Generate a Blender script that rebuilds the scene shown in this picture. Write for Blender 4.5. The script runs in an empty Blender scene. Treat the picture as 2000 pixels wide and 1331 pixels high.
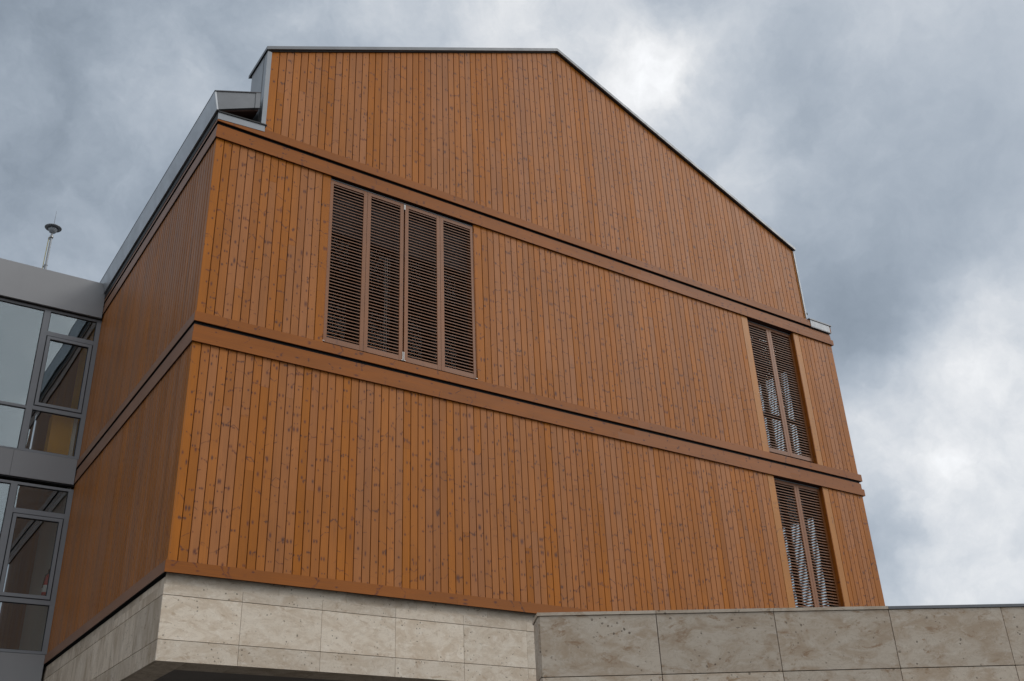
import bpy, math, random
from mathutils import Vector, Matrix
random.seed(7)
S = bpy.context.scene
C = S.collection
R = math.radians

# ------------------------------------------------------------------ camera
cam = bpy.data.cameras.new("camera"); co = bpy.data.objects.new("camera", cam); C.objects.link(co)
_r = Vector((0.828646, -0.558290, -0.040726)); _u = Vector((-0.228697, -0.404053, 0.885685)); _f = Vector((0.510924, 0.724606, 0.462496))
co.matrix_world = Matrix(((_r.x, _u.x, -_f.x, -3.41423), (_r.y, _u.y, -_f.y, -12.15007), (_r.z, _u.z, -_f.z, -6.87589), (0, 0, 0, 1)))
cam.sensor_width = 36; cam.lens = 35.977; cam.clip_start = .1; cam.clip_end = 2000
S.camera = co

# ------------------------------------------------------------------ light
SUN_DIR = Vector((0.70, -0.58, 0.62)).normalized()
el = math.asin(SUN_DIR.z); az = math.atan2(SUN_DIR.x, SUN_DIR.y)
sl = bpy.data.lights.new("sun", 'SUN'); sl.energy = .75; sl.angle = R(24); sl.color = (1, .965, .92)
so = bpy.data.objects.new("sun", sl); C.objects.link(so)
so.rotation_euler = SUN_DIR.to_track_quat('Z', 'Y').to_euler(); so.location = (20, -20, 30)
S.view_settings.view_transform = 'Standard'; S.view_settings.look = 'None'
S.view_settings.exposure = 0.0; S.view_settings.gamma = 1; S.view_settings.use_curve_mapping = False

# ------------------------------------------------------------------ node helpers
class NT:
    def __init__(s, tree): s.t = tree; tree.nodes.clear()
    def n(s, typ, **kw):
        nd = s.t.nodes.new(typ)
        for k, v in kw.items(): setattr(nd, k, v)
        return nd
    def put(s, sock, v):
        if isinstance(v, bpy.types.NodeSocket): s.t.links.new(v, sock)
        elif v is not None:
            if sock.type == 'RGBA' and len(v) == 3: v = (*v, 1)
            sock.default_value = v
    def m(s, op, a, b=None, c=None, clamp=False):
        nd = s.n('ShaderNodeMath', operation=op); nd.use_clamp = clamp
        for i, v in enumerate((a, b, c)):
            if v is not None: s.put(nd.inputs[i], v)
        return nd.outputs[0]
    def vm(s, op, a, b=None, scale=None):
        nd = s.n('ShaderNodeVectorMath', operation=op); s.put(nd.inputs[0], a)
        if b is not None: s.put(nd.inputs[1], b)
        if scale is not None: s.put(nd.inputs[3], scale)
        return nd.outputs[1] if op in ('DOT_PRODUCT', 'LENGTH') else nd.outputs[0]
    def noise(s, vec, scale, detail=4, rough=.55, dist=0, color=False):
        nd = s.n('ShaderNodeTexNoise'); s.put(nd.inputs['Vector'], vec); s.put(nd.inputs['Scale'], scale)
        nd.inputs['Detail'].default_value = detail; nd.inputs['Roughness'].default_value = rough; nd.inputs['Distortion'].default_value = dist
        return nd.outputs['Color' if color else 'Fac']
    def ramp(s, v, a, b, lo=0., hi=1., smooth=True):
        nd = s.n('ShaderNodeMapRange'); nd.interpolation_type = 'SMOOTHSTEP' if smooth else 'LINEAR'
        for i, x in enumerate((v, a, b, lo, hi)): s.put(nd.inputs[i], x)
        return nd.outputs[0]
    def mix(s, f, a, b, typ='MIX'):
        nd = s.n('ShaderNodeMix', data_type='RGBA', blend_type=typ); s.put(nd.inputs[0], f); s.put(nd.inputs[6], a); s.put(nd.inputs[7], b)
        return nd.outputs[2]
    def comb(s, x, y, z):
        nd = s.n('ShaderNodeCombineXYZ')
        for i, v in enumerate((x, y, z)): s.put(nd.inputs[i], v)
        return nd.outputs[0]
    def sep(s, v):
        nd = s.n('ShaderNodeSeparateXYZ'); s.put(nd.inputs[0], v); return nd.outputs
    def wn(s, vec):
        nd = s.n('ShaderNodeTexWhiteNoise', noise_dimensions='3D'); s.put(nd.inputs[0], vec); return s.sep(nd.outputs['Color'])

# ------------------------------------------------------------------ sky
W = bpy.data.worlds.new("World"); S.world = W; W.use_nodes = True
t = NT(W.node_tree)
tc = t.n('ShaderNodeTexCoord').outputs['Generated']
dirn = t.vm('NORMALIZE', tc)
w1 = t.noise(dirn, 3.2, 6, .58, color=True)
warp = t.vm('SCALE', t.vm('SUBTRACT', w1, (.5, .5, .5)), scale=.15)
w2 = t.noise(dirn, 11.0, 5, .6, color=True)
warp2 = t.vm('SCALE', t.vm('SUBTRACT', w2, (.5, .5, .5)), scale=.07)
dw = t.vm('NORMALIZE', t.vm('ADD', t.vm('ADD', dirn, warp), warp2))
LOBES = [((0.5288,0.5513,0.6453),700,0.38),((0.5451,0.5121,0.6638),1295,0.15),((0.4266,0.5737,0.6992),287,0.18),((0.3371,0.6185,0.7098),171,0.10),
((0.6285,0.5229,0.5758),1295,0.12),((0.1629,0.7491,0.6421),685,0.10),((0.1413,0.8038,0.5779),1024,0.05),((0.6310,0.4669,0.6196),207,-0.05),
((0.7494,0.4422,0.4928),207,-0.06),((0.7478,0.5013,0.4354),491,-0.13),((0.6724,0.5442,0.5016),491,-0.05),((0.7687,0.3223,0.5525),157,-0.10),
((0.8131,0.4859,0.3206),157,0.25),((0.8319,0.4130,0.3706),324,0.16),((0.8365,0.5085,0.2043),324,0.28),((0.7897,0.5552,0.2612),1024,-0.20),
((0.8075,0.4952,0.3204),6768,0.22),((0.8384,0.4788,0.2606),1024,-0.14),((0.7680,0.5309,0.3582),1295,0.10),((0.0848,0.8454,0.5273),287,-0.08),
((0.0565,0.7514,0.6575),324,-0.05),((0.2428,0.6790,0.6928),368,0.03),((0.1387,0.8636,0.4847),1295,0.06),((-0.9,-0.1,0.42),3,0.38),((0.748,0.497,0.440),330,-0.08),((0.72,0.36,0.59),90,-0.07)]
L = 0.362
for d, k, a in LOBES:
    e = t.m('EXPONENT', t.m('MULTIPLY', t.m('SUBTRACT', t.vm('DOT_PRODUCT', dw, d), 1.0), float(k)))
    L = t.m('MULTIPLY_ADD', e, float(a), L)
fb = t.noise(dw, 5.0, 8, .6)
L = t.m('MULTIPLY', L, t.ramp(fb, 0.3, .7, .83, 1.17, False))
fb2 = t.noise(dirn, 26.0, 4, .6)
L = t.m('MULTIPLY', L, t.ramp(fb2, 0.3, .7, .94, 1.06, False))
fb3 = t.noise(t.vm('ADD', dw, (3, 1, 2)), 13.0, 7, .62)
L = t.m('MULTIPLY', L, t.ramp(fb3, .3, .7, .83, 1.17, False))
# thinner, brighter cloud round the hidden sun and over the street behind the viewer
e = t.m('EXPONENT', t.m('MULTIPLY', t.m('SUBTRACT', t.vm('DOT_PRODUCT', dirn, tuple(SUN_DIR)), 1.0), 3.2))
L = t.m('MULTIPLY_ADD', e, .95, L)
tint = t.mix(t.ramp(L, .22, .95), (.80, .96, 1.16), (.985, 1.0, 1.02))
cloud = t.vm('SCALE', tint, scale=t.m('MULTIPLY', L, 10.0))
nis = t.n('ShaderNodeTexSky', sky_type='NISHITA'); nis.sun_disc = False; nis.sun_elevation = el; nis.sun_rotation = az
col = t.mix(.94, nis.outputs[0], cloud)
bg = t.n('ShaderNodeBackground'); t.put(bg.inputs[0], col); bg.inputs[1].default_value = .1
ow = t.n('ShaderNodeOutputWorld'); t.put(ow.inputs[0], bg.outputs[0])

# ------------------------------------------------------------------ materials
def mat(name):
    m = bpy.data.materials.new(name); m.use_nodes = True; t = NT(m.node_tree)
    b = t.n('ShaderNodeBsdfPrincipled'); o = t.n('ShaderNodeOutputMaterial'); t.put(o.inputs[0], b.outputs[0])
    return m, t, b
def bump(t, b, h, strength=.3, dist=.002):
    nd = t.n('ShaderNodeBump'); nd.inputs['Strength'].default_value = strength; nd.inputs['Distance'].default_value = dist
    t.put(nd.inputs['Height'], h); t.put(b.inputs['Normal'], nd.outputs[0])

def wood(name, c1, c2, knots=1.0, cell=.27, rough=.42, spec=.5, side=False):
    m, t, b = mat(name)
    uv = t.n('ShaderNodeUVMap').outputs[0]; x, v, _ = t.sep(uv)
    rnd = t.n('ShaderNodeNewGeometry').outputs['Random Per Island']
    rr = t.m('MULTIPLY', rnd, 937.0)
    r1 = t.wn(t.comb(rr, 3.3, 1.7))
    base = t.mix(t.m('MULTIPLY', r1[0], r1[0]), c1, c2)
    hsv = t.n('ShaderNodeHueSaturation'); t.put(hsv.inputs['Color'], base)
    t.put(hsv.inputs['Value'], t.ramp(t.m('POWER', r1[1], .6), 0, 1, .89, 1.05, False)); t.put(hsv.inputs['Saturation'], t.ramp(r1[2], 0, 1, .92, 1.04, False))
    base = hsv.outputs[0]
    # grain and slow tone drift
    gv = t.comb(t.m('MULTIPLY', x, 90.0), t.m('MULTIPLY', v, 1.6), rr)
    grain = t.noise(gv, 1.0, 4, .6, .6)
    drift = t.noise(t.comb(t.m('MULTIPLY', x, 6.0), t.m('MULTIPLY', v, 1.3), rr), 1.0, 2, .5)
    f = t.m('MULTIPLY', t.ramp(grain, .3, .7, .90, 1.09, False), t.ramp(drift, .3, .7, .92, 1.08, False))
    # wavy offset of the marks
    wob = t.m('MULTIPLY', t.m('SUBTRACT', t.noise(t.comb(t.m('MULTIPLY', x, 30.0), t.m('MULTIPLY', v, 30.0), rr), 1.0, 2, .5), .5), .022)
    mark = None
    for (cl, off, pres) in ((cell, 0.0, .46), (cell * .72, 5.1, .64)):
        q = t.m('ADD', t.m('DIVIDE', v, cl), off); i = t.m('FLOOR', q); fr = t.m('SUBTRACT', q, i)
        a = t.wn(t.comb(i, rr, off + .5)); c = t.wn(t.comb(i, rr, off + 9.5))
        dv = t.m('ADD', t.m('MULTIPLY', t.m('SUBTRACT', fr, t.m('MULTIPLY_ADD', a[0], .4, .3)), cl), wob)
        ax = t.m('ABSOLUTE', x)
        # bent or slanting streak from the knot to the board edges
        tt = t.m('SUBTRACT', t.m('SUBTRACT', dv, t.m('MULTIPLY', ax, t.m('MULTIPLY', t.m('SUBTRACT', a[1], .5), 1.7))), t.m('MULTIPLY', x, t.m('MULTIPLY', t.m('SUBTRACT', a[2], .5), 1.5)))
        th = t.m('MULTIPLY_ADD', ax, t.m('MULTIPLY_ADD', c[1], .38, .06), .0065)
        arc = t.m('SUBTRACT', 1.0, t.m('DIVIDE', t.m('ABSOLUTE', tt), th), clamp=True)
        arc = t.m('MULTIPLY', arc, t.ramp(c[0], pres + .12, pres + .3))
        brk = t.noise(t.comb(t.m('MULTIPLY', x, 45.0), i, rr), 1.0, 1, .5)
        arc = t.m('MULTIPLY', arc, t.ramp(brk, .32, .52))
        arc = t.m('MULTIPLY', arc, t.m('MAXIMUM', t.ramp(t.m('MULTIPLY', x, t.m('SUBTRACT', c[1], .5)), -.003, .004), t.ramp(a[0], .62, .7)))
        # one or two round knots
        s = t.m('MAXIMUM', t.m('MULTIPLY_ADD', c[2], .075, -.045), 0.0)
        dx = t.m('SUBTRACT', t.m('ABSOLUTE', t.m('SUBTRACT', x, t.m('MULTIPLY', t.m('SUBTRACT', a[2], .5), .075))), s)
        rad = t.m('MULTIPLY_ADD', a[1], .0095, .0075)
        d2 = t.m('ADD', t.m('MULTIPLY', dx, dx), t.m('MULTIPLY', t.m('MULTIPLY', dv, dv), t.m('MULTIPLY_ADD', a[0], .7, .12)))
        kn = t.ramp(t.m('SQRT', d2), t.m('MULTIPLY', rad, .1), t.m('MULTIPLY', rad, 1.6), 1.0, 0.0)
        kn = t.m('MULTIPLY', kn, t.ramp(c[1], pres - .06, pres + .1))
        mm = t.m('MAXIMUM', arc, kn)
        mark = mm if mark is None else t.m('MAXIMUM', mark, mm)
    mcol = t.mix(t.wn(t.comb(t.m('FLOOR', t.m('DIVIDE', v, cell)), rr, 44.4))[0], (.055, .026, .028), (.13, .036, .022))
    # greasy weathering
    geo = t.n('ShaderNodeNewGeometry').outputs['Position']
    wth = t.noise(geo, .55, 5, .6)
    colr = t.vm('SCALE', base, scale=t.m('MULTIPLY', f, t.ramp(wth, .3, .7, .93, 1.06, False)))
    colr = t.mix(t.m('MULTIPLY', mark, .92 * knots), colr, mcol)
    t.put(b.inputs['Base Color'], colr)
    t.put(b.inputs['Roughness'], t.ramp(grain, .3, .7, rough - .05, rough + .1, False)); b.inputs['Specular IOR Level'].default_value = spec
    bump(t, b, t.m('MULTIPLY_ADD', mark, -.5, grain), .25, .0012)
    return m

def travertine(name, c1, c2, c3, c4, strokes=False, gain=1.0, blot=.6):
    m, t, b = mat(name)
    geo = t.n('ShaderNodeNewGeometry'); rnd = geo.outputs['Random Per Island']
    P = t.n('ShaderNodeTexCoord').outputs['Object']
    off = t.comb(t.m('MULTIPLY', rnd, 57.0), t.m('MULTIPLY', rnd, 91.0), t.m('MULTIPLY', rnd, 33.0))
    Q = t.vm('ADD', P, off)
    st = t.vm('MULTIPLY', Q, (1.0, 1.0, .28) if strokes else (.8, .8, 1.5))
    n1 = t.noise(st, 3.6, 9, .66, .8)
    n2 = t.noise(st, 9.0, 6, .65, .8)
    n3 = t.noise(t.vm('ADD', st, (7, 3, 9)), 4.0, 7, .7, 2.2)
    col = t.mix(t.ramp(n1, .40, .64, 0, 1), c1, c2)
    col = t.mix(t.m('MULTIPLY', t.ramp(n2, .52, .70), .7), col, c3)
    n4 = t.noise(t.vm('ADD', st, (11, 2, 5)), 7.5, 10, .74, .7)
    col = t.mix(t.m('MULTIPLY', t.ramp(n4, .55, .66), blot), col, c4)
    vein = t.ramp(t.m('ABSOLUTE', t.m('SUBTRACT', n3, .5)), 0.0, .022, 1.0, 0.0)
    col = t.mix(t.m('MULTIPLY', vein, .38), col, tuple(c * .72 for c in c2))
    vo = t.n('ShaderNodeTexVoronoi', feature='F1'); t.put(vo.inputs['Vector'], t.vm('ADD', Q, t.vm('SCALE', t.noise(Q, 30, 2, .5, color=True), scale=.02))); vo.inputs['Scale'].default_value = 22.0
    vr = t.sep(vo.outputs['Color'])[0]
    clus = t.ramp(t.noise(t.vm('ADD', Q, (4, 5, 6)), 3.2, 5, .7, .5), .46, .60)
    pit = t.ramp(vo.outputs['Distance'], t.m('MULTIPLY', vr, .18), t.m('MULTIPLY_ADD', vr, .22, .10), 1.0, 0.0)
    pit = t.m('MULTIPLY', t.m('MULTIPLY', pit, clus), t.ramp(vr, .2, .5))
    v2 = t.n('ShaderNodeTexVoronoi', feature='F1'); t.put(v2.inputs['Vector'], t.vm('MULTIPLY', t.vm('ADD', Q, t.vm('SCALE', t.noise(Q, 14, 3, .6, color=True), scale=.10)), (1, 1, 1.9))); v2.inputs['Scale'].default_value = 7.0
    r2 = t.sep(v2.outputs['Color'])[1]
    big = t.m('MULTIPLY', t.ramp(v2.outputs['Distance'], .06, .14, 1.0, 0.0), t.ramp(r2, .84, .88))
    pit = t.m('MAXIMUM', pit, big)
    col = t.mix(t.m('MULTIPLY', pit, .88), col, tuple(c * .30 for c in c2))
    g = t.m('MULTIPLY', t.ramp(t.wn(t.comb(t.m('MULTIPLY', rnd, 77.0), 1, 2))[0], 0, 1, .86, 1.08, False), gain)
    t.put(b.inputs['Base Color'], t.vm('SCALE', col, scale=g))
    b.inputs['Roughness'].default_value = .62; b.inputs['Specular IOR Level'].default_value = .35
    bump(t, b, t.m('MULTIPLY_ADD', pit, -1.0, t.m('MULTIPLY', n2, .25)), .5, .004)
    return m

def plain(name, c, rough=.6, metal=0., spec=.5, var=.08, vscale=1.5, rvar=0.):
    m, t, b = mat(name)
    P = t.n('ShaderNodeTexCoord').outputs['Object']
    n = t.noise(P, vscale, 6, .62)
    t.put(b.inputs['Base Color'], t.vm('SCALE', (*c,)[:3], scale=t.ramp(n, .3, .7, 1 - var, 1 + var, False)))
    if rvar: t.put(b.inputs['Roughness'], t.ramp(t.noise(P, vscale * 3, 4, .6), .3, .7, rough - rvar, rough + rvar, False))
    else: b.inputs['Roughness'].default_value = rough
    b.inputs['Metallic'].default_value = metal; b.inputs['Specular IOR Level'].default_value = spec
    return m

def glass(name, refl, tr, gc=(.80, .90, .95)):
    m, t, b = mat(name)
    t.t.nodes.remove(b); o = [n for n in t.t.nodes if n.type == 'OUTPUT_MATERIAL'][0]
    g = t.n('ShaderNodeBsdfGlossy'); g.inputs['Roughness'].default_value = 0.0; t.put(g.inputs[0], gc)
    P = t.n('ShaderNodeTexCoord').outputs['Object']
    nd = t.n('ShaderNodeBump'); nd.inputs['Strength'].default_value = .06; nd.inputs['Distance'].default_value = .05
    t.put(nd.inputs['Height'], t.noise(P, 1.3, 1, .5)); t.put(g.inputs['Normal'], nd.outputs[0])
    tr_ = t.n('ShaderNodeBsdfTransparent'); t.put(tr_.inputs[0], tr)
    lw = t.n('ShaderNodeLayerWeight'); lw.inputs[0].default_value = .5
    fr = t.m('MULTIPLY_ADD', t.m('POWER', lw.outputs['Facing'], 5.0), .9, .04)
    mx = t.n('ShaderNodeMixShader'); t.put(mx.inputs[0], t.m('ADD', fr, refl, clamp=True)); t.put(mx.inputs[1], tr_.outputs[0]); t.put(mx.inputs[2], g.outputs[0])
    t.put(o.inputs[0], mx.outputs[0])
    return m

M = {}
M['board'] = wood('stained_boards', (.405, .131, .013), (.385, .1245, .016), rough=.48, spec=.26)
M['trim'] = wood('stained_trim', (.300, .094, .014), (.275, .088, .017), .95, .42, .5, .26)
M['golden'] = wood('golden_edge_board', (.44, .17, .026), (.42, .155, .026), .5, .5, .45, .4)
M['sideboard'] = wood('deeper_side_boards', (.33, .11, .012), (.25, .088, .015), .5, .35, .45, .35)  # deeper tone than the front boards
M['sidetrim'] = wood('duller_side_trim', (.24, .115, .062), (.21, .105, .062), .4, .6, .45)  # duller brown than the front trim
M['slat'] = wood('shutter_slats', (.215, .08, .024), (.20, .075, .024), .2, .5, .5)
M['leaf'] = wood('shutter_frame', (.24, .086, .024), (.225, .08, .024), .5, .6, .45)
M['stone'] = travertine('travertine_pale', (.73, .635, .515), (.60, .49, .37), (.80, .72, .61), (.47, .35, .24), blot=.75)
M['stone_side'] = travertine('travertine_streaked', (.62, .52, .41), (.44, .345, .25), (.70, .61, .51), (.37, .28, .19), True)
M['stone_wall'] = travertine('travertine_brown', (.61, .52, .415), (.48, .37, .265), (.68, .60, .50), (.36, .235, .14), blot=1.0)
M['backing'] = plain('dark_batten_backing', (.045, .013, .006), .8)
M['dark'] = plain('matte_black', (.012, .012, .013), .6)  # plain black, for dark edges and for strips that paint in shade
M['joint'] = plain('dark_joint', (.05, .042, .036), .9)
M['zinc_lightened'] = plain('zinc_sheet_lightened', (.43, .445, .46), .44, .85, .5, .10, 2.2, .07)  # same metal as zinc_sheet, colour lightened for the side sky it reflects
M['zinc'] = plain('zinc_sheet', (.17, .178, .187), .44, .5, .5, .10, 2.2, .07)
M['zinc_dark'] = plain('dark_zinc_edge', (.16, .165, .175), .45, .4, .5, .1, 2)
M['zinc_pale'] = plain('pale_metal_flashing', (.30, .32, .34), .42, .2, .5, .06, 2, .06)
M['composite'] = plain('grey_composite_panel', (.32, .32, .325), .42, .1, .5, .05, .8, .05)
M['frame'] = plain('grey_window_frame', (.27, .28, .295), .42, .15, .5, .05, 2)
M['gasket'] = plain('black_gasket', (.01, .01, .011), .6)
M['steel'] = plain('bright_steel', (.42, .42, .41), .35, .8, .5, .05)
M['soffit'] = plain('soffit_plaster', (.20, .18, .165), .8, 0, .3, .12, 1)
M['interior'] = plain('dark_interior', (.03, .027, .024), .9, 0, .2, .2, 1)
M['plaster'] = plain('pale_plaster', (.66, .63, .57), .9, 0, .2, .06, 1)
M['ochre'] = plain('ochre_plaster', (.78, .38, .04), .8, 0, .2, .10, 1)
M['roofing'] = plain('dark_roofing', (.10, .10, .105), .6, .3, .5, .1, 1)
M['red'] = plain('red_enamel', (.60, .025, .02), .35)
M['white'] = plain('white_label', (.75, .75, .73), .5)
M['cable'] = plain('yellow_green_cable', (.42, .36, .12), .5)
M['rod'] = plain('pale_reflection', (.80, .80, .80), .4)
M['glass'] = glass('coated_glass', .14, (.92, .94, .93))
M['clear'] = glass('clear_glass', .0, (.95, .97, .97), (.35, .38, .40))

def ground_mat():
    m, t, b = mat('paving')
    P = t.n('ShaderNodeTexCoord').outputs['Object']
    br = t.n('ShaderNodeTexBrick'); t.put(br.inputs['Vector'], P); br.inputs['Scale'].default_value = 1.0
    t.put(br.inputs['Color1'], (.15, .142, .13)); t.put(br.inputs['Color2'], (.12, .115, .107)); t.put(br.inputs['Mortar'], (.10, .095, .09))
    br.inputs['Mortar Size'].default_value = .006; br.inputs['Brick Width'].default_value = .6; br.inputs['Row Height'].default_value = .4
    t.put(b.inputs['Base Color'], t.mix(.4, br.outputs[0], t.vm('SCALE', (.2, .19, .18), scale=t.noise(P, .7, 6, .6)))); b.inputs['Roughness'].default_value = .8
    return m
M['ground'] = ground_mat()

# ------------------------------------------------------------------ mesh builder
class MB:
    def __init__(s): s.v = []; s.f = []; s.uv = []; s.sm = []
    def face(s, pts, uvs=None, smooth=False):
        i = len(s.v); s.v += [tuple(p) for p in pts]; s.f.append(tuple(range(i, i + len(pts)))); s.uv.append(uvs or [(0, 0)] * len(pts)); s.sm.append(smooth)
    def solid(s, v, faces, uvs=None, smooth=False):
        i = len(s.v); s.v += [tuple(p) for p in v]
        for k, f in enumerate(faces):
            s.f.append(tuple(i + j for j in f)); s.uv.append([uvs[j] for j in f] if uvs else [(0, 0)] * len(f)); s.sm.append(smooth)
    def box(s, a, b, uvm=None, rnd=None):
        x0, y0, z0 = a; x1, y1, z1 = b
        v = [(x0, y0, z0), (x1, y0, z0), (x1, y1, z0), (x0, y1, z0), (x0, y0, z1), (x1, y0, z1), (x1, y1, z1), (x0, y1, z1)]
        u = None
        if uvm:   # long axis of the grain
            r = random.random() * 90 if rnd is None else rnd
            ax = 'xyz'.index(uvm); oth = [k for k in range(3) if k != ax]
            c = [(a[k] + b[k]) / 2 for k in range(3)]
            u = [((p[oth[0]] - c[oth[0]]) + (p[oth[1]] - c[oth[1]]), p[ax] + r) for p in v]
        s.solid(v, [(0, 3, 2, 1), (4, 5, 6, 7), (0, 1, 5, 4), (1, 2, 6, 5), (2, 3, 7, 6), (3, 0, 4, 7)], u)
    def prism(s, poly, fn, d0, d1):
        n = len(poly); v = [fn(*p, d0) for p in poly] + [fn(*p, d1) for p in poly]
        s.solid(v, [tuple(range(n - 1, -1, -1)), tuple(range(n, 2 * n))] + [(k, (k + 1) % n, n + (k + 1) % n, n + k) for k in range(n)])
    def tube(s, p, q, r, r2=None, n=14, cap=True):
        p = Vector(p); q = Vector(q); r2 = r if r2 is None else r2
        d = (q - p).normalized(); a = d.orthogonal().normalized(); b = d.cross(a)
        v = [p + (a * math.cos(2 * math.pi * k / n) + b * math.sin(2 * math.pi * k / n)) * r for k in range(n)] + [q + (a * math.cos(2 * math.pi * k / n) + b * math.sin(2 * math.pi * k / n)) * r2 for k in range(n)]
        s.solid(v, [(k, (k + 1) % n, n + (k + 1) % n, n + k) for k in range(n)], None, True)
        if cap: s.face(v[:n][::-1]); s.face(v[n:])
    def lathe(s, c, prof, n=32):
        c = Vector(c); v = []
        for (r, z) in prof: v += [c + Vector((r * math.cos(2 * math.pi * k / n), r * math.sin(2 * math.pi * k / n), z)) for k in range(n)]
        s.solid(v, [(j * n + k, j * n + (k + 1) % n, (j + 1) * n + (k + 1) % n, (j + 1) * n + k) for j in range(len(prof) - 1) for k in range(n)], None, True)
    def board(s, fr, x0, x1, z0, zl, zr, t=.0195, ch=.003, back=0.):
        """vertical board; fr(u, w, d) -> world, d = outward; top may slope from zl to zr"""
        rnd = random.random() * 90; xc = (x0 + x1) / 2
        bend = random.uniform(-.0006, .0006)
        P = [(x0, z0, -t), (x0, zl, -t), (x0, zl, -ch), (x0, z0, -ch), (x0 + ch, z0, bend), (x0 + ch, zl, bend), (x1 - ch, z0, bend), (x1 - ch, zr, bend), (x1, z0, -ch), (x1, zr, -ch), (x1, z0, -t), (x1, zr, -t)]
        v = [fr(p[0], p[1], p[2] + back) for p in P]; uv = [(p[0] - xc, p[1] + rnd) for p in P]
        s.solid(v, [(0, 3, 2, 1), (3, 4, 5, 2), (4, 6, 7, 5), (6, 8, 9, 7), (8, 10, 11, 9), (0, 10, 8, 6, 4, 3), (1, 2, 5, 7, 9, 11)], uv)
    def build(s, name, m, parent=None, label=None):
        me = bpy.data.meshes.new(name); me.from_pydata(s.v, [], s.f); me.materials.append(m)
        ul = me.uv_layers.new(name='UVMap'); k = 0
        for uvs in s.uv:
            for w in uvs: ul.data[k].uv = w; k += 1
        me.polygons.foreach_set('use_smooth', s.sm)
        me.update()
        o = bpy.data.objects.new(name, me); C.objects.link(o)
        if parent: o.parent = parent; o.matrix_parent_inverse = Matrix.Identity(4)
        if label: o['label'] = label
        return o
def thing(name, label, cat, loc=(0, 0, 0), rz=0., group=None):
    o = bpy.data.objects.new(name, None); C.objects.link(o); o.location = loc; o.rotation_euler = (0, 0, rz); o.empty_display_size = .3
    o['label'] = label; o['category'] = cat
    if group: o['group'] = group
    return o

# ------------------------------------------------------------------ ground
GZ = -8.53
g = MB(); g.face([(-400, -400, 0), (400, -400, 0), (400, 400, 0), (-400, 400, 0)]); go = g.build('ground', M['ground']); go.location = (0, 0, GZ); go['kind'] = 'structure'

# ================================================================== WOODEN BUILDING
BW = 13.53; BD = 12.0; P_ = .1214; GAP = .0095
B = thing('wooden_building', 'gabled building clad in knotty orange brown boards with louvred shutters above a stone base', 'building')
front = lambda u, w, d: (u, -d, w)
left = lambda u, w, d: (-d, u, w)
right = lambda u, w, d: (BW + d, u, w)
# horizontal band levels (true heights)
LEV = {'A': 3.22, 'B': -.02}
Z1 = -3.425           # top of the lowest board band
RX, RZ = 6.56, 7.795
def gable_top(x):
    return RZ - (RX - x) * .4874 if x < RX else RZ - (x - RX) * (RZ - 5.10) / (12.84 - RX)
def clad(name, fr, xa, xb, za, zb, mkey, holes=(), top=None, golden=(), gap=None, ch=.003):
    GAP = gap or .0095
    """vertical boards on the grid, one mesh per uninterrupted stretch of wall between openings"""
    stretches = []; x = xa
    for (ha, hb, hz0, hz1) in holes:
        stretches.append((x, ha)); x = hb
    stretches.append((x, xb))
    for (sa, sb) in stretches:
        edges = [sa]; k = int(math.ceil(sa / P_ - 1e-6))
        while k * P_ < sb - 1e-4:
            if k * P_ > sa + 1e-4: edges.append(k * P_)
            k += 1
        edges.append(sb)
        if len(edges) > 2 and edges[1] - edges[0] < .062: edges.pop(1)
        if len(edges) > 2 and edges[-1] - edges[-2] < .062: edges.pop(-2)
        mb = MB()
        for a, b in zip(edges[:-1], edges[1:]):
            a0 = a if a == sa else a + GAP / 2; b0 = b if b == sb else b - GAP / 2
            tl = top(a0) if top else zb; tr = top(b0) if top else zb
            if top and a0 < RX < b0: tl = tr = min(tl, tr)
            g_ = golden and any((abs(a - q) < 1e-6 or abs(b - q) < 1e-6) for q in golden)
            tgt = MB() if g_ else mb
            if not g_ and random.random() < .30 and min(tl, tr) - za > 1.4:
                zj = random.uniform(za + .4, min(tl, tr) - .4)
                tgt.board(fr, a0, b0, za, zj - .0006, zj - .0006, ch=ch); tgt.board(fr, a0, b0, zj + .0006, tl, tr, ch=ch)
            else: tgt.board(fr, a0, b0, za, tl, tr, ch=ch)
            if g_: tgt.build('edge_board', M['golden'], B, 'golden stained edge board beside the shutter')
        mb.build(name, M[mkey], B)
WL = (1.83, 4.465); WR = (10.98, 12.34); WT = 2.92; LB = .012
hol_mid = [(WL[0], WL[1], -.03, WT), (WR[0], WR[1], -.03, WT)]
clad('gable_cladding', front, .708, 12.80, 3.30, 8.2, 'board', top=gable_top)
clad('middle_cladding', front, 0.0, BW, -.05, 2.95, 'board', hol_mid, golden=WR)
clad('lower_cladding', front, 0.0, BW, -3.42, -.44, 'board', [(WR[0], WR[1], -3.46, -.46)], golden=WR)
SW = (1.02, 2.42)
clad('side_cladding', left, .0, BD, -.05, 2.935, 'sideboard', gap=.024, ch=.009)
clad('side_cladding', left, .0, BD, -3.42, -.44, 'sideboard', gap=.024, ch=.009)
clad('side_cladding', right, .0, BD, -.05, 2.935, 'board', [(SW[0], SW[1], -.03, WT)])
clad('side_cladding', right, .0, BD, -3.42, -.44, 'board', [(SW[0], SW[1], -3.46, -.46)])
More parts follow.
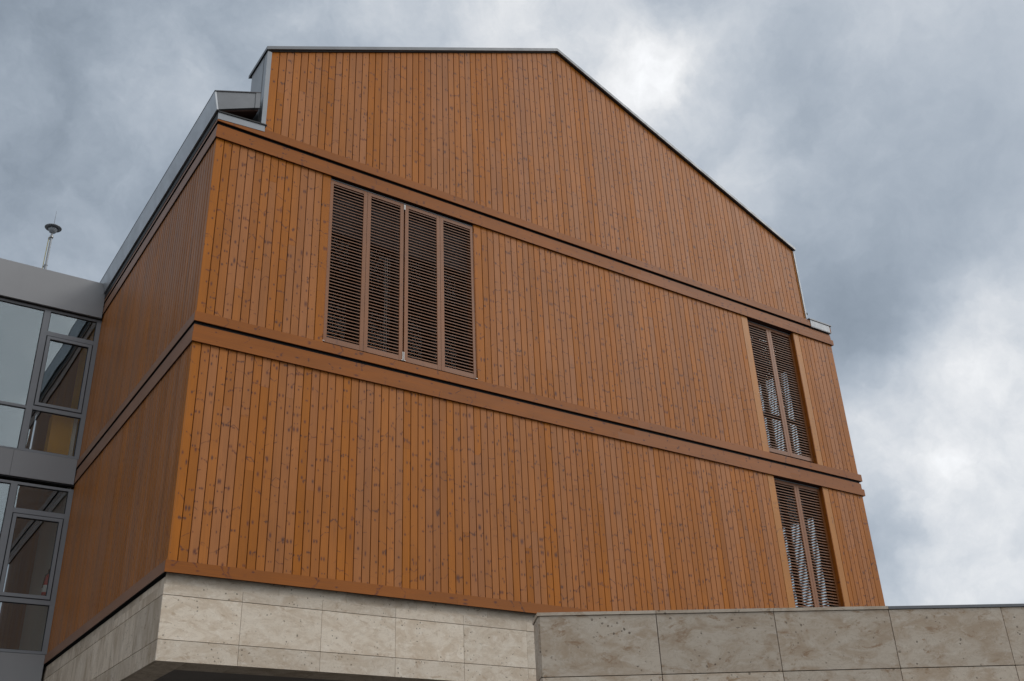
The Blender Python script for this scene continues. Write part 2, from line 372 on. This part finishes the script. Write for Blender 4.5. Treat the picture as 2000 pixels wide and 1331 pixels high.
# wall carcass behind the boards, with openings
def carcass():
    mb = MB(); T0 = .0215; T1 = .26
    def wall(fr, segs):
        for (a, b, z0, z1) in segs:
            v = [fr(a, z0, -T0), fr(b, z0, -T0), fr(b, z0, -T1), fr(a, z0, -T1), fr(a, z1, -T0), fr(b, z1, -T0), fr(b, z1, -T1), fr(a, z1, -T1)]
            mb.solid(v, [(0, 3, 2, 1), (4, 5, 6, 7), (0, 1, 5, 4), (1, 2, 6, 5), (2, 3, 7, 6), (3, 0, 4, 7)])
    wall(front, [(.0215, WL[0], -.25, 3.3), (WL[1], WR[0], -.25, 3.3), (WR[1], BW - .0215, -.25, 3.3), (WL[0], WL[1], 2.925, 3.3), (WL[0], WL[1], -.25, -.02), (WR[0], WR[1], 2.925, 3.3), (WR[0], WR[1], -.46, -.02),
                 (.0215, WR[0], -3.5, -.25), (WR[1], BW - .0215, -3.5, -.25)])
    wall(left, [(.26, BD, -3.5, 3.3)])
    wall(right, [(.26, SW[0], -3.5, 3.3), (SW[1], BD, -3.5, 3.3), (SW[0], SW[1], 2.925, 3.3), (SW[0], SW[1], -.46, -.02)])
    mb.prism([(.715, 3.301), (12.79, 3.301), (12.79, gable_top(12.79) - .02), (RX, RZ - .02), (.715, gable_top(.715) - .02)], lambda x, z, y: (x, y, z), .0215, .60)
    mb.box((0.03, BD - .26, -3.5), (BW - .03, BD, 3.2))
    mb.build('wall', M['backing'], B)
    s = MB()
    for z in (-3.55, -.24, 3.0): s.box((.27, .27, z), (BW - .27, BD - .27, z + .2))
    s.box((9.3, .27, -3.35), (9.4, BD - .27, -.24)); s.box((9.3, .27, -.04), (9.4, BD - .27, 3.0)); s.box((5.2, .27, -.04), (5.3, 8, 3.0))
    s.box((9.4, 3.4, -3.35), (BW - .27, 3.5, -.24)); s.box((9.4, 3.4, -.04), (BW - .27, 3.5, 3.0))
    s.build('interior_partition', M['interior'], B)
carcass()
# reveal linings of the openings
def reveal(fr, a, b, z0, z1):
    for (u0, u1, w0, w1) in ((a - .002, a + .012, z0, z1), (b - .012, b + .002, z0, z1)):
        mb = MB()
        mb_v = [fr(u0, w0, -.004), fr(u1, w0, -.004), fr(u1, w0, -.30), fr(u0, w0, -.30), fr(u0, w1, -.004), fr(u1, w1, -.004), fr(u1, w1, -.30), fr(u0, w1, -.30)]
        uv = [(0, w0), (.02, w0), (.06, w0), (.05, w0), (0, w1), (.02, w1), (.06, w1), (.05, w1)]
        mb.solid(mb_v, [(0, 3, 2, 1), (4, 5, 6, 7), (0, 1, 5, 4), (1, 2, 6, 5), (2, 3, 7, 6), (3, 0, 4, 7)], uv)
        mb.build('window_reveal', M['trim'], B)
reveal(front, WL[0], WL[1], -.03, 2.92); reveal(front, WR[0], WR[1], -.03, 2.92); reveal(front, WR[0], WR[1], -3.45, -.46)
reveal(right, SW[0], SW[1], -.03, 2.92); reveal(right, SW[0], SW[1], -3.45, -.46)

# horizontal bands, wrapped round the corners
def band(z0, z1, d, mk, mks, dl, dr, name):
    """front run, cut into lengths with hairline joints, then the side runs; dl and dr: how far it stands out at the sides"""
    mb = MB(); x = -dl; xb = BW + dr
    while x < xb - .01:
        nx = x + random.uniform(3.4, 4.6)
        if xb - nx < 1.2: nx = xb
        mb.box((x + (.0008 if x > -dl else 0), -d, z0), (nx, -d + .015, z1), 'x'); x = nx
    mb.build(name, M[mk], B)
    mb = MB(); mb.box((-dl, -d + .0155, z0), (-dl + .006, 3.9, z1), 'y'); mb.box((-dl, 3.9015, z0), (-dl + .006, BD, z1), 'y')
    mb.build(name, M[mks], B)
    mb = MB(); mb.box((BW - .02, -d + .0155, z0), (BW + max(dr, .01), BD, z1), 'y'); mb.build(name, M[mk], B)
for zt in (3.335, -.034):
    band(zt - .14, zt, .060, 'trim', 'sidetrim', .030, .016, 'ledge_board')
    band(zt - .300, zt - .182, .029, 'trim', 'sidetrim', .016, -.020, 'band_board')
    band(zt - (.415 if zt > 0 else .432), zt - .3003, .037, 'trim', 'sidetrim', .024, .045, 'band_board')
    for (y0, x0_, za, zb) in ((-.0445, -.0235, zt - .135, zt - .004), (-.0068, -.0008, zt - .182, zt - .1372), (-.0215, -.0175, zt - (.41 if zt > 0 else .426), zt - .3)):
        mb = MB(); mb.box((.0, y0, za), (BW - .025, -.0003, zb)); mb.build('painted_shade_strip', M['dark'], B)  # black strips painting in the shade behind and under the band boards
        mb = MB(); mb.box((x0_, .0, za), (-.0003, BD, zb)); mb.build('painted_shade_strip', M['dark'], B)
mb = MB(); mb.box((.0, -.0295, -3.535), (BW - .025, -.0003, -3.41)); mb.build('painted_shade_strip', M['dark'], B)  # black filler for the shade under the base board
mb = MB(); mb.box((-.0235, .0, -3.535), (-.0003, BD, -3.41)); mb.build('painted_shade_strip', M['dark'], B)
mb = MB(); mb.box((.03, .03, -3.522), (BW - .1, BD, -3.45)); mb.build('painted_shade_strip', M['dark'], B)
band(-3.545, -3.402, .045, 'trim', 'sidetrim', .03, .03, 'base_board')

# ---------------- gable edges
def verge():
    mb = MB(); th = .062; y0 = -.065; y1 = .74
    a = (.612, gable_top(.612) + .014); r = (RX, RZ + .016); b = (12.885, gable_top(12.885) + .016)
    fn = lambda x, z, y: (x, y, z)
    mb.prism([a, r, (r[0], r[1] + th + .008), (a[0], a[1] + th)], fn, y0, y1)
    mb.prism([(r[0] + .001, r[1]), b, (b[0], b[1] + th), (r[0] + .001, r[1] + th + .008)], fn, y0, y1)
    mb.build('roof_verge', M['zinc'], B)
    d = MB()
    d.prism([(a[0] + .02, a[1] - .014), (RX, RZ), (RX, RZ + .015), (a[0] + .02, a[1] - .001)], fn, -.03, .70)
    d.prism([(RX + .001, RZ), (12.87, gable_top(12.87)), (12.87, gable_top(12.87) + .015), (RX + .001, RZ + .015)], fn, -.03, .70)
    d.build('verge_shade_line', M['dark'], B)  # black strip painting in the shadow line under the verge sheet
    f = MB(); f.box((.637, -.034, 3.43), (.7075, .64, gable_top(.65) - .004)); f.build('parapet_flashing', M['zinc_pale'], B)
    f = MB(); f.box((.631, .10, 3.43), (.636, .104, 4.9)); f.build('flashing_seam', M['zinc_dark'], B)
    f = MB(); f.box((12.833, -.03, 3.40), (12.866, .62, 5.09)); f.build('parapet_flashing', M['zinc_pale'], B)
    f = MB(); f.box((12.806, -.012, 3.34), (12.832, .60, 5.09)); f.build('edge_board', M['golden'], B)
    h = MB(); h.box((12.87, -.02, 3.50), (12.92, .02, 3.51)); h.box((12.905, -.02, 3.51), (12.92, .02, 3.545)); h.build('flashing_clip', M['dark'], B)
verge()
# shoulder flashings
_p = lambda x, z, y: (x, y, z)
f = MB(); f.prism([(-.034, 3.222), (.69, 3.282), (.69, 3.395), (-.034, 3.342)], _p, -.066, -.062 + .05); f.build('shoulder_flashing', M['zinc_pale'], B)
f = MB(); f.prism([(-.040, 3.343), (.715, 3.397), (.715, 3.418), (-.040, 3.364)], _p, -.082, .06); f.build('flashing_cap', M['dark'], B)
f = MB(); f.box((12.895, -.070, 3.20), (13.50, .05, 3.352)); f.build('shoulder_flashing', M['zinc_pale'], B)
f = MB(); f.box((12.86, -.085, 3.353), (13.56, .12, 3.376)); f.build('flashing_cap', M['zinc_dark'], B)
f = MB(); f.box((12.90, -.068, 3.180), (13.53, .05, 3.199)); f.build('flashing_cap', M['zinc_dark'], B)
f = MB(); f.box((.05, .78, 3.302), (13.5, BD, 3.34)); f.build('terrace_deck', M['roofing'], B)
# eaves on the left
def eaves():
    fn = lambda x, z, y: (x, y, z)
    e = MB(); e.prism([(-.070, 3.366), (-.045, 3.366), (-.105, 3.68), (-.132, 3.68)], fn, -.092, BD); e.build('eave_fascia', M['zinc_lightened'], B)
    e = MB(); e.prism([(-.044, 3.378), (.495, 3.643), (.492, 3.925), (-.104, 3.690)], fn, -.09, -.04)
    e.prism([(.496, 3.634), (.570, 3.668), (.566, 3.955), (.493, 3.925)], fn, -.10, -.04)
    e.build('eave_end_panel', M['zinc'], B)
    e = MB(); e.prism([(-.134, 3.681), (-.10, 3.691), (.566, 3.957), (.566, 3.972), (-.10, 3.706), (-.138, 3.690)], fn, -.105, .742)
    e.prism([(-.134, 3.681), (.0, 3.70), (6.70, 6.92), (6.70, 7.00), (-.05, 3.725), (-.138, 3.690)], fn, .743, BD)
    e.prism([(13.6, 3.70), (6.701, 6.92), (6.701, 7.00), (13.6, 3.76)], fn, .80, BD)
    e.build('roof', M['roofing'], B)
    e = MB(); e.prism([(-.03, 3.385), (.0, 3.385), (.57, 3.65), (.57, 3.69), (-.03, 3.42)], fn, -.039, .62); e.build('eave_soffit', M['backing'], B)
    e = MB(); e.box((.05, .40, 3.302), (.636, .44, 3.95)); e.build('eave_backing', M['dark'], B)
    e = MB(); e.box((-.0695, -.0, 3.368), (.0, BD, 3.380)); e.box((-.037, -.058, 3.243), (-.0305, BD, 3.3675)); e.build('vent_strip', M['dark'], B)
    y = .35
    while y < 6.2:
        e = MB(); e.box((-.052, y, 3.3655), (-.044, y + .035, 3.3678)); e.build('vent_slot', M['steel'], B); y += .52
eaves()
# ---------------- stone base
def stone_base():
    mb = MB(); J = .0045; yf = .055; X0 = .010
    rows = [(-4.545, -4.303), (-4.30, -3.788), (-3.785, -3.66)]
    xs = [X0, .98] + [.98 + 1.058 * k for k in range(1, 12)] + [BW - .06]
    xs = [x for x in xs if x <= BW - .06]
    for (z0, z1) in rows:
        for a, b in zip(xs[:-1], xs[1:]):
            o = random.uniform(-.0015, .0015)
            mb.box((a + J / 2, yf + o, z0 + J / 2), (b - J / 2, yf + .03, z1 - J / 2))
    xt = [.030, 1.45, 2.38, 3.42, 4.55, 5.9, 7.4, 9.0, 10.6, 12.0, BW - .07]
    for a, b in zip(xt[:-1], xt[1:]): mb.box((a + .001, yf + .010, -3.6595), (b - .001, yf + .04, -3.526))
    mb.build('stone_cladding', M['stone'], B)
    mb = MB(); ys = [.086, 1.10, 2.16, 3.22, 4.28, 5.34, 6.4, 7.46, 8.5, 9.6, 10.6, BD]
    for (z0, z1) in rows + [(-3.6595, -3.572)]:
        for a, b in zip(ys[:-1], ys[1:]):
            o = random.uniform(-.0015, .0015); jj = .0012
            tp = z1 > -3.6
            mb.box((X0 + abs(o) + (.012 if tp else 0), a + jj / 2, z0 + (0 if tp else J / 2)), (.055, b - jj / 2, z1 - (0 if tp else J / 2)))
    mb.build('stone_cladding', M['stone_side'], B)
    mb = MB(); mb.box((.055, .086, -4.54), (BW - .1, .3, -3.63)); mb.box((.0551, .3001, -4.54), (.3, BD, -3.63)); mb.box((BW - .3, .3001, -4.54), (BW - .1, BD, -3.63)); mb.build('wall_core', M['joint'], B)
    s = MB()
    for a, b in zip(xs[:-1], xs[1:]): s.box((max(a, .39) + .003, .088, -4.542), (b - .003, .545, -4.515))
    for a, b in zip(ys[:-1], ys[1:]): s.box((.057, max(a, .088) + .003, -4.5415), (.387, b - .003, -4.515))
    s.build('soffit_edge', M['stone_side'], B)
    s = MB(); s.box((.301, .301, -4.514), (BW - .3, BD, -4.48)); s.build('soffit', M['soffit'], B)
    w = MB(); w.box((3.2, 3.5, GZ), (BW, BD, -4.515)); w.build('ground_floor_wall', M['stone_side'], B)
stone_base()

# ---------------- shutters
def louvre_leaf(w, h, parent_fn, name='shutter', slope=.018):
    """leaf geometry in local coords: u 0..w, z 0..h, outward d"""
    st = .062; fr_ = MB(); sl_ = MB(); D = .042
    def bx(mb, u0, u1, z0, z1, d0, d1, ax):
        pts = [(u0, z0, d1), (u1, z0, d1), (u1, z0, d0), (u0, z0, d0), (u0, z1, d1), (u1, z1, d1), (u1, z1, d0), (u0, z1, d0)]
        r = random.random() * 60
        uv = [((p[0] - (u0 + u1) / 2) + p[2], p[1] + r) if ax == 'z' else ((p[1] - (z0 + z1) / 2) + p[2], p[0] + r) for p in pts]
        mb.solid([parent_fn(*p) for p in pts], [(0, 3, 2, 1), (4, 5, 6, 7), (0, 1, 5, 4), (1, 2, 6, 5), (2, 3, 7, 6), (3, 0, 4, 7)], uv)
    bx(fr_, 0, st, 0, h, -D, 0, 'z'); bx(fr_, w - st, w, 0, h, -D, 0, 'z')
    bx(fr_, st + .0005, w - st - .0005, 0, .082, -D + .001, -.0015, 'x'); bx(fr_, st + .0005, w - st - .0005, h - .058, h, -D + .001, -.0015, 'x')
    f = fr_.build(name, M['leaf'], B)
    z = .082 + .032; pitch = .0552
    while z < h - .058 - .02:
        tilt = slope + random.uniform(-.0012, .0012); r = random.random() * 60; zz = z + random.uniform(-.0008, .0008)
        pts = []
        for (dd, dz) in ((-.004, -.0072), (-.004, .0072), (-.032, .0060 + tilt), (-.032, -.0045 + tilt)):
            pts += [(st + .001, zz + dz, dd), (w - st - .001, zz + dz, dd)]
        v = [parent_fn(*p) for p in pts]; uv = [(p[1] - zz + p[2], p[0] + r) for p in pts]
        sl_.solid(v, [(0, 1, 3, 2), (2, 3, 5, 4), (4, 5, 7, 6), (6, 7, 1, 0)], uv)
        z += pitch
    s = sl_.build('louvre_slats', M['slat'], f)
    return f
def hinge(parent, fr, u, z, d, h=.095, foot=0):
    mb = MB()
    def q(u0, u1, z0, z1, d0, d1):
        pts = [fr(u0, z0, d1), fr(u1, z0, d1), fr(u1, z0, d0), fr(u0, z0, d0), fr(u0, z1, d1), fr(u1, z1, d1), fr(u1, z1, d0), fr(u0, z1, d0)]
        mb.solid(pts, [(0, 3, 2, 1), (4, 5, 6, 7), (0, 1, 5, 4), (1, 2, 6, 5), (2, 3, 7, 6), (3, 0, 4, 7)])
    q(u - .0045, u + .0045, z, z + h, d - .006, d + .004)
    if foot: q(u - .007, u + .03, z - .014, z - .007, d - .02, d + .006) if foot > 0 else q(u - .03, u + .007, z - .014, z - .007, d - .02, d + .006)
    mb.build('hinge', M['steel'], parent)
def shutters(fr, a, b, z0, z1, n, rec, slope=.018):
    us = []; tot = b - a - .006; gm = .026 if n == 4 else .004
    w = (tot - gm - (n - 2 if n > 2 else 0) * .004) / n
    u = a + .003
    leaves = []
    for k in range(n):
        sw = random.uniform(-.0015, .0015)
        f = louvre_leaf(w, z1 - z0, lambda uu, zz, dd, u=u, sw=sw: fr(u + uu, z0 + zz, dd - rec + sw), slope=slope); leaves.append((f, u, u + w))
        u += w + (gm if k == n // 2 - 1 else .004)
    d = -rec + .004
    if n == 4:
        hinge(leaves[0][0], fr, leaves[0][1] - .001, z0 + .02, d, foot=1)
        hinge(leaves[1][0], fr, leaves[1][2] + .003, z0 + .02, d, .13, foot=-1); hinge(leaves[2][0], fr, leaves[2][1] - .003, z0 + .02, d, .13, foot=1)
        hinge(leaves[1][0], fr, leaves[1][2] + .004, z1 - .11, d); hinge(leaves[2][0], fr, leaves[2][1] - .004, z1 - .11, d)
        hinge(leaves[3][0], fr, leaves[3][2] - .001, z0 + .02, d, .13, foot=-1); hinge(leaves[3][0], fr, leaves[3][2] - .001, z1 - .11, d)
    else:
        hinge(leaves[-1][0], fr, leaves[-1][2] - .001, z0 + .02, d, .11); hinge(leaves[-1][0], fr, leaves[-1][2] - .001, z1 - .11, d, .11)
    mb = MB(); pts = [(a, z1 + .006, -rec - .002), (b, z1 + .006, -rec - .002), (b, z1 + .006, -rec - .05), (a, z1 + .006, -rec - .05), (a, z1 + .022, -rec - .002), (b, z1 + .022, -rec - .002), (b, z1 + .022, -rec - .05), (a, z1 + .022, -rec - .05)]
    mb.solid([fr(*p) for p in pts], [(0, 3, 2, 1), (4, 5, 6, 7), (0, 1, 5, 4), (1, 2, 6, 5), (2, 3, 7, 6), (3, 0, 4, 7)])
    mb.build('sliding_track', M['zinc' if n == 4 else 'frame'], B)
shutters(front, WL[0], WL[1], .020, 2.872, 4, .012)
shutters(front, WR[0], WR[1], .065, 2.885, 2, .075)
shutters(front, WR[0], WR[1], -3.35, -.495, 2, .075)
shutters(right, SW[0], SW[1], .02, 2.885, 3, .03, .009)
shutters(right, SW[0], SW[1], -3.35, -.495, 3, .03, .009)
# inner glazing
def glazing(fr, a, b, z0, z1, nx, transom=True):
    mb = MB(); gl = MB(); d0 = -.30; d1 = -.23
    def q(mb, u0, u1, w0, w1, e0=d0, e1=d1):
        pts = [(u0, w0, e1), (u1, w0, e1), (u1, w0, e0), (u0, w0, e0), (u0, w1, e1), (u1, w1, e1), (u1, w1, e0), (u0, w1, e0)]
        mb.solid([fr(*p) for p in pts], [(0, 3, 2, 1), (4, 5, 6, 7), (0, 1, 5, 4), (1, 2, 6, 5), (2, 3, 7, 6), (3, 0, 4, 7)])
    q(mb, a, b, z0, z0 + .05); q(mb, a, b, z1 - .07, z1)
    for k in range(nx + 1):
        u = a + (b - a) * k / nx; q(mb, max(u - .03, a), min(u + .03, b), z0 + .051, z1 - .071, d0 + .001, d1 - .001)
    if transom: q(mb, a + .001, b - .001, z0 + .92, z0 + .98, d0 + .002, d1 - .002)
    w = mb.build('inner_window', M['interior'], B)
    q(gl, a + .02, b - .02, z0 + .04, z1 - .05, -.268, -.262); gl.build('pane', M['clear'], w)
    return w
w0 = glazing(front, WL[0] + .012, WL[1] - .012, .0, 2.87, 4, False)
glazing(front, WR[0] + .012, WR[1] - .012, .0, 2.87, 1); glazing(front, WR[0] + .012, WR[1] - .012, -3.4, -.48, 1, False)
glazing(right, SW[0] + .012, SW[1] - .012, .0, 2.87, 1, False); glazing(right, SW[0] + .012, SW[1] - .012, -3.4, -.48, 1, False)
mb = MB(); mb.box((3.015, .40, .0), (3.030, .415, 2.02)); mb.box((3.05, .40, .0), (3.065, .415, 2.06)); mb.build('reflection_bars', M['rod'], w0)  # pale bars stand in for vertical lines reflected in the glass
mb = MB(); mb.box((WL[0] + .02, .20, 2.06), (WL[1] - .02, .215, 2.87)); mb.build('roller_blind', M['roofing'], w0)

# ================================================================== GLASS BUILDING
G = thing('glass_building', 'grey framed glass building joining the timber building at the left', 'building', (0, 0, 0))
XL = -5.6; YG = 6.28
def gbox(name, m, boxes, parent=G, label=None):
    mb = MB()
    for a, b in boxes: mb.box(a, b)
    return mb.build(name, m, parent, label)
JN = .004
segs = [(-5.6, -4.02), (-4.015, -2.405), (-2.40, -.001)]
gbox('roof_fascia', M['composite'], [((XL, 6.16, 2.832), (-.0325, 6.34, 3.575))])
gbox('floor_fascia', M['composite'], [((a, 6.205, -.488), (b, 6.30, -.020)) for a, b in ((-5.6, -2.7), (-2.696, -1.08), (-1.076, -.0325))])
gbox('floor_fascia', M['composite'], [((a, 6.205, -4.3), (b, 6.30, -3.40)) for a, b in ((-5.6, -2.7), (-2.696, -1.08), (-1.076, -.0325))])
gbox('shadow_gap', M['gasket'], [((XL, 6.20, 2.822), (-.004, 6.32, 2.8315))])
gbox('shadow_gap', M['gasket'], [((XL, 6.225, -.512), (-.004, 6.32, -.4885))])
for k, zo in enumerate((0., -3.385)):
    rails = [((XL, YG - .03, 2.775 + zo), (-.003, YG + .06, 2.821 + zo))]
    cols = [(-.91, -.085), (-1.86 - .63, -1.02), (-4.1, -2.60)]
    vert = []
    for x0, x1 in ((-.084, -.003), (-1.019, -.911), (-2.599, -2.491), (-4.21, -4.101)): vert.append(((x0, YG - .032, .0 + zo - (.0 if k == 0 else .0)), (x1, YG + .06, 2.775 + zo)))
    hz = [((-.91, YG - .03, 2.28 + zo), (-.085, YG + .055, 2.365 + zo)), ((-.91, YG - .03, .79 + zo), (-.085, YG + .055, .865 + zo)),
          ((-.91, YG - .03, .0 + zo), (-.085, YG + .055, .045 + zo)), ((-2.49, YG - .03, .79 + zo), (-1.02, YG + .055, .84 + zo)), ((-2.49, YG - .03, .0 + zo), (-1.02, YG + .055, .025 + zo)),
          ((-4.1, YG - .03, .79 + zo), (-2.60, YG + .055, .84 + zo)), ((-4.1, YG - .03, .0 + zo), (-2.60, YG + .055, .025 + zo))]
    fr_ = gbox('window_frame', M['frame'], rails + vert + hz)
    # opening sash
    sx0, sx1, sz0, sz1 = -.893, -.102, .880 + zo, 2.265 + zo; q = .055
    sash = gbox('window_sash', M['frame'], [((sx0, YG - .045, sz0), (sx0 + q, YG + .02, sz1)), ((sx1 - q, YG - .045, sz0), (sx1, YG + .02, sz1)), ((sx0 + q, YG - .044, sz0), (sx1 - q, YG + .02, sz0 + q)), ((sx0 + q, YG - .044, sz1 - q), (sx1 - q, YG + .02, sz1))])
    def pane(x0, x1, z0, z1, par, y=YG):
        gs = .010
        gbox('gasket', M['gasket'], [((x0, y - .016, z0), (x0 + gs, y + .01, z1)), ((x1 - gs, y - .016, z0), (x1, y + .01, z1)), ((x0 + gs, y - .016, z1 - gs), (x1 - gs, y + .01, z1)), ((x0 + gs, y - .016, z0), (x1 - gs, y + .01, z0 + gs * .6))], par)
        gbox('pane', M['glass'], [((x0 + .006, y - .004, z0 + .004), (x1 - .006, y + .004, z1 - .006))], par)
    pane(sx0 + q, sx1 - q, sz0 + q, sz1 - q, sash)
    pane(-.91, -.085, 2.366 + zo, 2.774 + zo, fr_); pane(-.91, -.085, .046 + zo, .789 + zo, fr_)
    pane(-2.49, -1.02, .841 + zo, 2.774 + zo, fr_); pane(-2.49, -1.02, .026 + zo, .789 + zo, fr_)
    pane(-4.10, -2.60, .841 + zo, 2.774 + zo, fr_); pane(-4.10, -2.60, .026 + zo, .789 + zo, fr_)
    gbox('gasket', M['gasket'], [((-.91, YG - .02, sz0 - .014), (-.085, YG + .0, sz0)), ((-.91, YG - .02, sz1), (-.085, YG, sz1 + .014)), ((-.91, YG - .02, sz0), (sx0, YG, sz1)), ((sx1, YG - .02, sz0), (-.085, YG, sz1))], fr_)
gbox('roof', M['roofing'], [((XL, 6.345, 3.3), (-.11, BD, 3.50))])
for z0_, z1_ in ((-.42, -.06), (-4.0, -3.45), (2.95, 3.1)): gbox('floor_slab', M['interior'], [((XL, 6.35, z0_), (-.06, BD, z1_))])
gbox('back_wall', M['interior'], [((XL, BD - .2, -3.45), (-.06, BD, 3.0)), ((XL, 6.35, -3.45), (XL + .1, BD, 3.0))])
gbox('interior_wall', M['plaster'], [((-.055, 6.36, -3.44), (-.03, 8.6, -.43))], label='pale plastered inner side wall of the lower storey')
gbox('interior_wall', M['ochre'], [((-.055, 6.36, -.05), (-.03, 7.6, 2.9))], label='ochre plastered inner side wall of the upper storey')
gbox('inner_column', M['ochre'], [((-.52, 6.46, -.05), (-.16, 6.80, .885))], label='ochre painted column low behind the upper storey glass')
gbox('inner_column', M['plaster'], [((-.156, 6.44, -.05), (-.095, 6.80, .885))])
gbox('outer_wall', M['composite'], [((XL, 6.20, GZ), (-.003, 6.32, -4.305)), ((XL - .1, 6.1, GZ), (XL - .001, BD, 3.6))])

# fire extinguisher on the inner wall
X = thing('fire_extinguisher', 'small red fire extinguisher with a white label behind the lower left window', 'fire extinguisher', (-.140, 6.50, -2.385))
mb = MB(); mb.lathe((0, 0, 0), [(0, 0), (.055, 0), (.062, .012), (.062, .27), (.055, .31), (.030, .345), (.018, .355), (.018, .37), (0, .37)], 24); mb.build('cylinder', M['red'], X)
mb = MB(); mb.lathe((0, 0, 0), [(.0635, .05), (.0635, .17)], 24); mb.build('label', M['white'], X)
mb = MB(); mb.box((-.014, -.014, .37), (.014, .014, .41)); mb.box((-.012, -.09, .405), (.012, .01, .418)); mb.box((-.012, -.08, .43), (.012, .01, .44)); mb.build('valve', M['gasket'], X)
mb = MB(); mb.tube((0, -.02, .39), (-.05, -.05, .33), .009); mb.tube((-.05, -.05, .33), (-.070, -.03, .12), .009); mb.build('hose', M['gasket'], X)
mb = MB(); mb.box((.062, -.03, .20), (.094, .03, .26)); mb.build('wall_bracket', M['steel'], X)

# lightning rod on the roof
A = thing('lightning_rod', 'slim white mast with a metal disc and needle tip on the glass building roof', 'lightning rod', (-1.0, 7.5, 3.475))
mb = MB(); mb.tube((0, 0, 0), (0, 0, .95), .027); mb.tube((0, 0, .95), (0, 0, 1.66), .021); mb.lathe((0, 0, 0), [(.028, .94), (.034, .95), (.034, .97), (.022, .98)], 16); mb.build('mast', M['zinc_pale'], A)
mb = MB(); mb.lathe((0, 0, 0), [(.0, 1.60), (.034, 1.61), (.04, 1.64), (.034, 1.67), (.014, 1.69), (.014, 1.72)], 18); mb.build('collar', M['steel'], A)
mb = MB(); mb.lathe((0, 0, 0), [(.014, 1.715), (.06, 1.75), (.085, 1.80), (.088, 1.84), (.082, 1.85), (.0, 1.85)], 28); mb.build('cone', M['zinc_pale'], A)
mb = MB(); mb.lathe((0, 0, 0), [(.0, 1.852), (.095, 1.852), (.118, 1.838), (.160, 1.848), (.166, 1.858), (.155, 1.868), (.0, 1.885)], 40); mb.build('disc', M['zinc_pale'], A)
mb = MB(); mb.tube((0, 0, 1.88), (0, 0, 2.28), .0065, .002); mb.build('needle', M['zinc_dark'], A)
mb = MB(); mb.tube((-.058, 0, 0), (-.044, 0, 1.62), .008); mb.build('earth_cable', M['cable'], A)
for z_ in (.90, 1.57):
    mb = MB(); mb.box((-.055, -.012, z_), (.0, .012, z_ + .03)); mb.build('cable_clip', M['zinc_dark'], A)

# ================================================================== FOREGROUND STONE WALL
Fw = thing('stone_wall', 'low terrace wall of brownish travertine panels in the lower right foreground', 'wall', (1.8363, -4.9052, GZ), -0.496382)
H = -4.905 - GZ; J = .007
mb = MB(); xs = [0.012, 1.0382] + [1.0382 + 1.0631 * k for k in range(1, 9)]
z = H
rows = []
while z > 0: rows.append((max(z - .51, 0), z)); z -= .51
for (z0, z1) in rows:
    for a, b in zip(xs[:-1], xs[1:]):
        if z1 - z0 < .03: continue
        o = random.uniform(-.0015, .0015)
        mb.box((a + J / 2 if a > .02 else a, o, z0 + J / 2), (b - J / 2, .03, z1 - J / 2))
mb.build('stone_panels', M['stone_wall'], Fw)
mb = MB()
for (z0, z1) in rows:
    if z1 - z0 > .03: mb.box((0, .016, z0 + J / 2), (.028, .34, z1 - J / 2))
mb.build('end_panels', M['stone_wall'], Fw)
mb = MB(); mb.box((.0285, .031, 0), (xs[-1] - .01, .33, H - .006)); mb.build('wall_core', M['joint'], Fw)
mb = MB()
for k, (a, b) in enumerate(zip([0.0] + xs[1:3], xs[1:4])): mb.box((a + .002 - (.012 if k == 0 else 0), -.012, H + .001), (b - .002, .36, H + .028))
mb.build('coping', M['stone_wall'], Fw)
mb = MB(); mb.box((xs[3], -.012, H + .001), (xs[-1], .36, H + .026)); mb.build('coping', M['zinc_dark'], Fw, 'dark metal coping strip at the right')
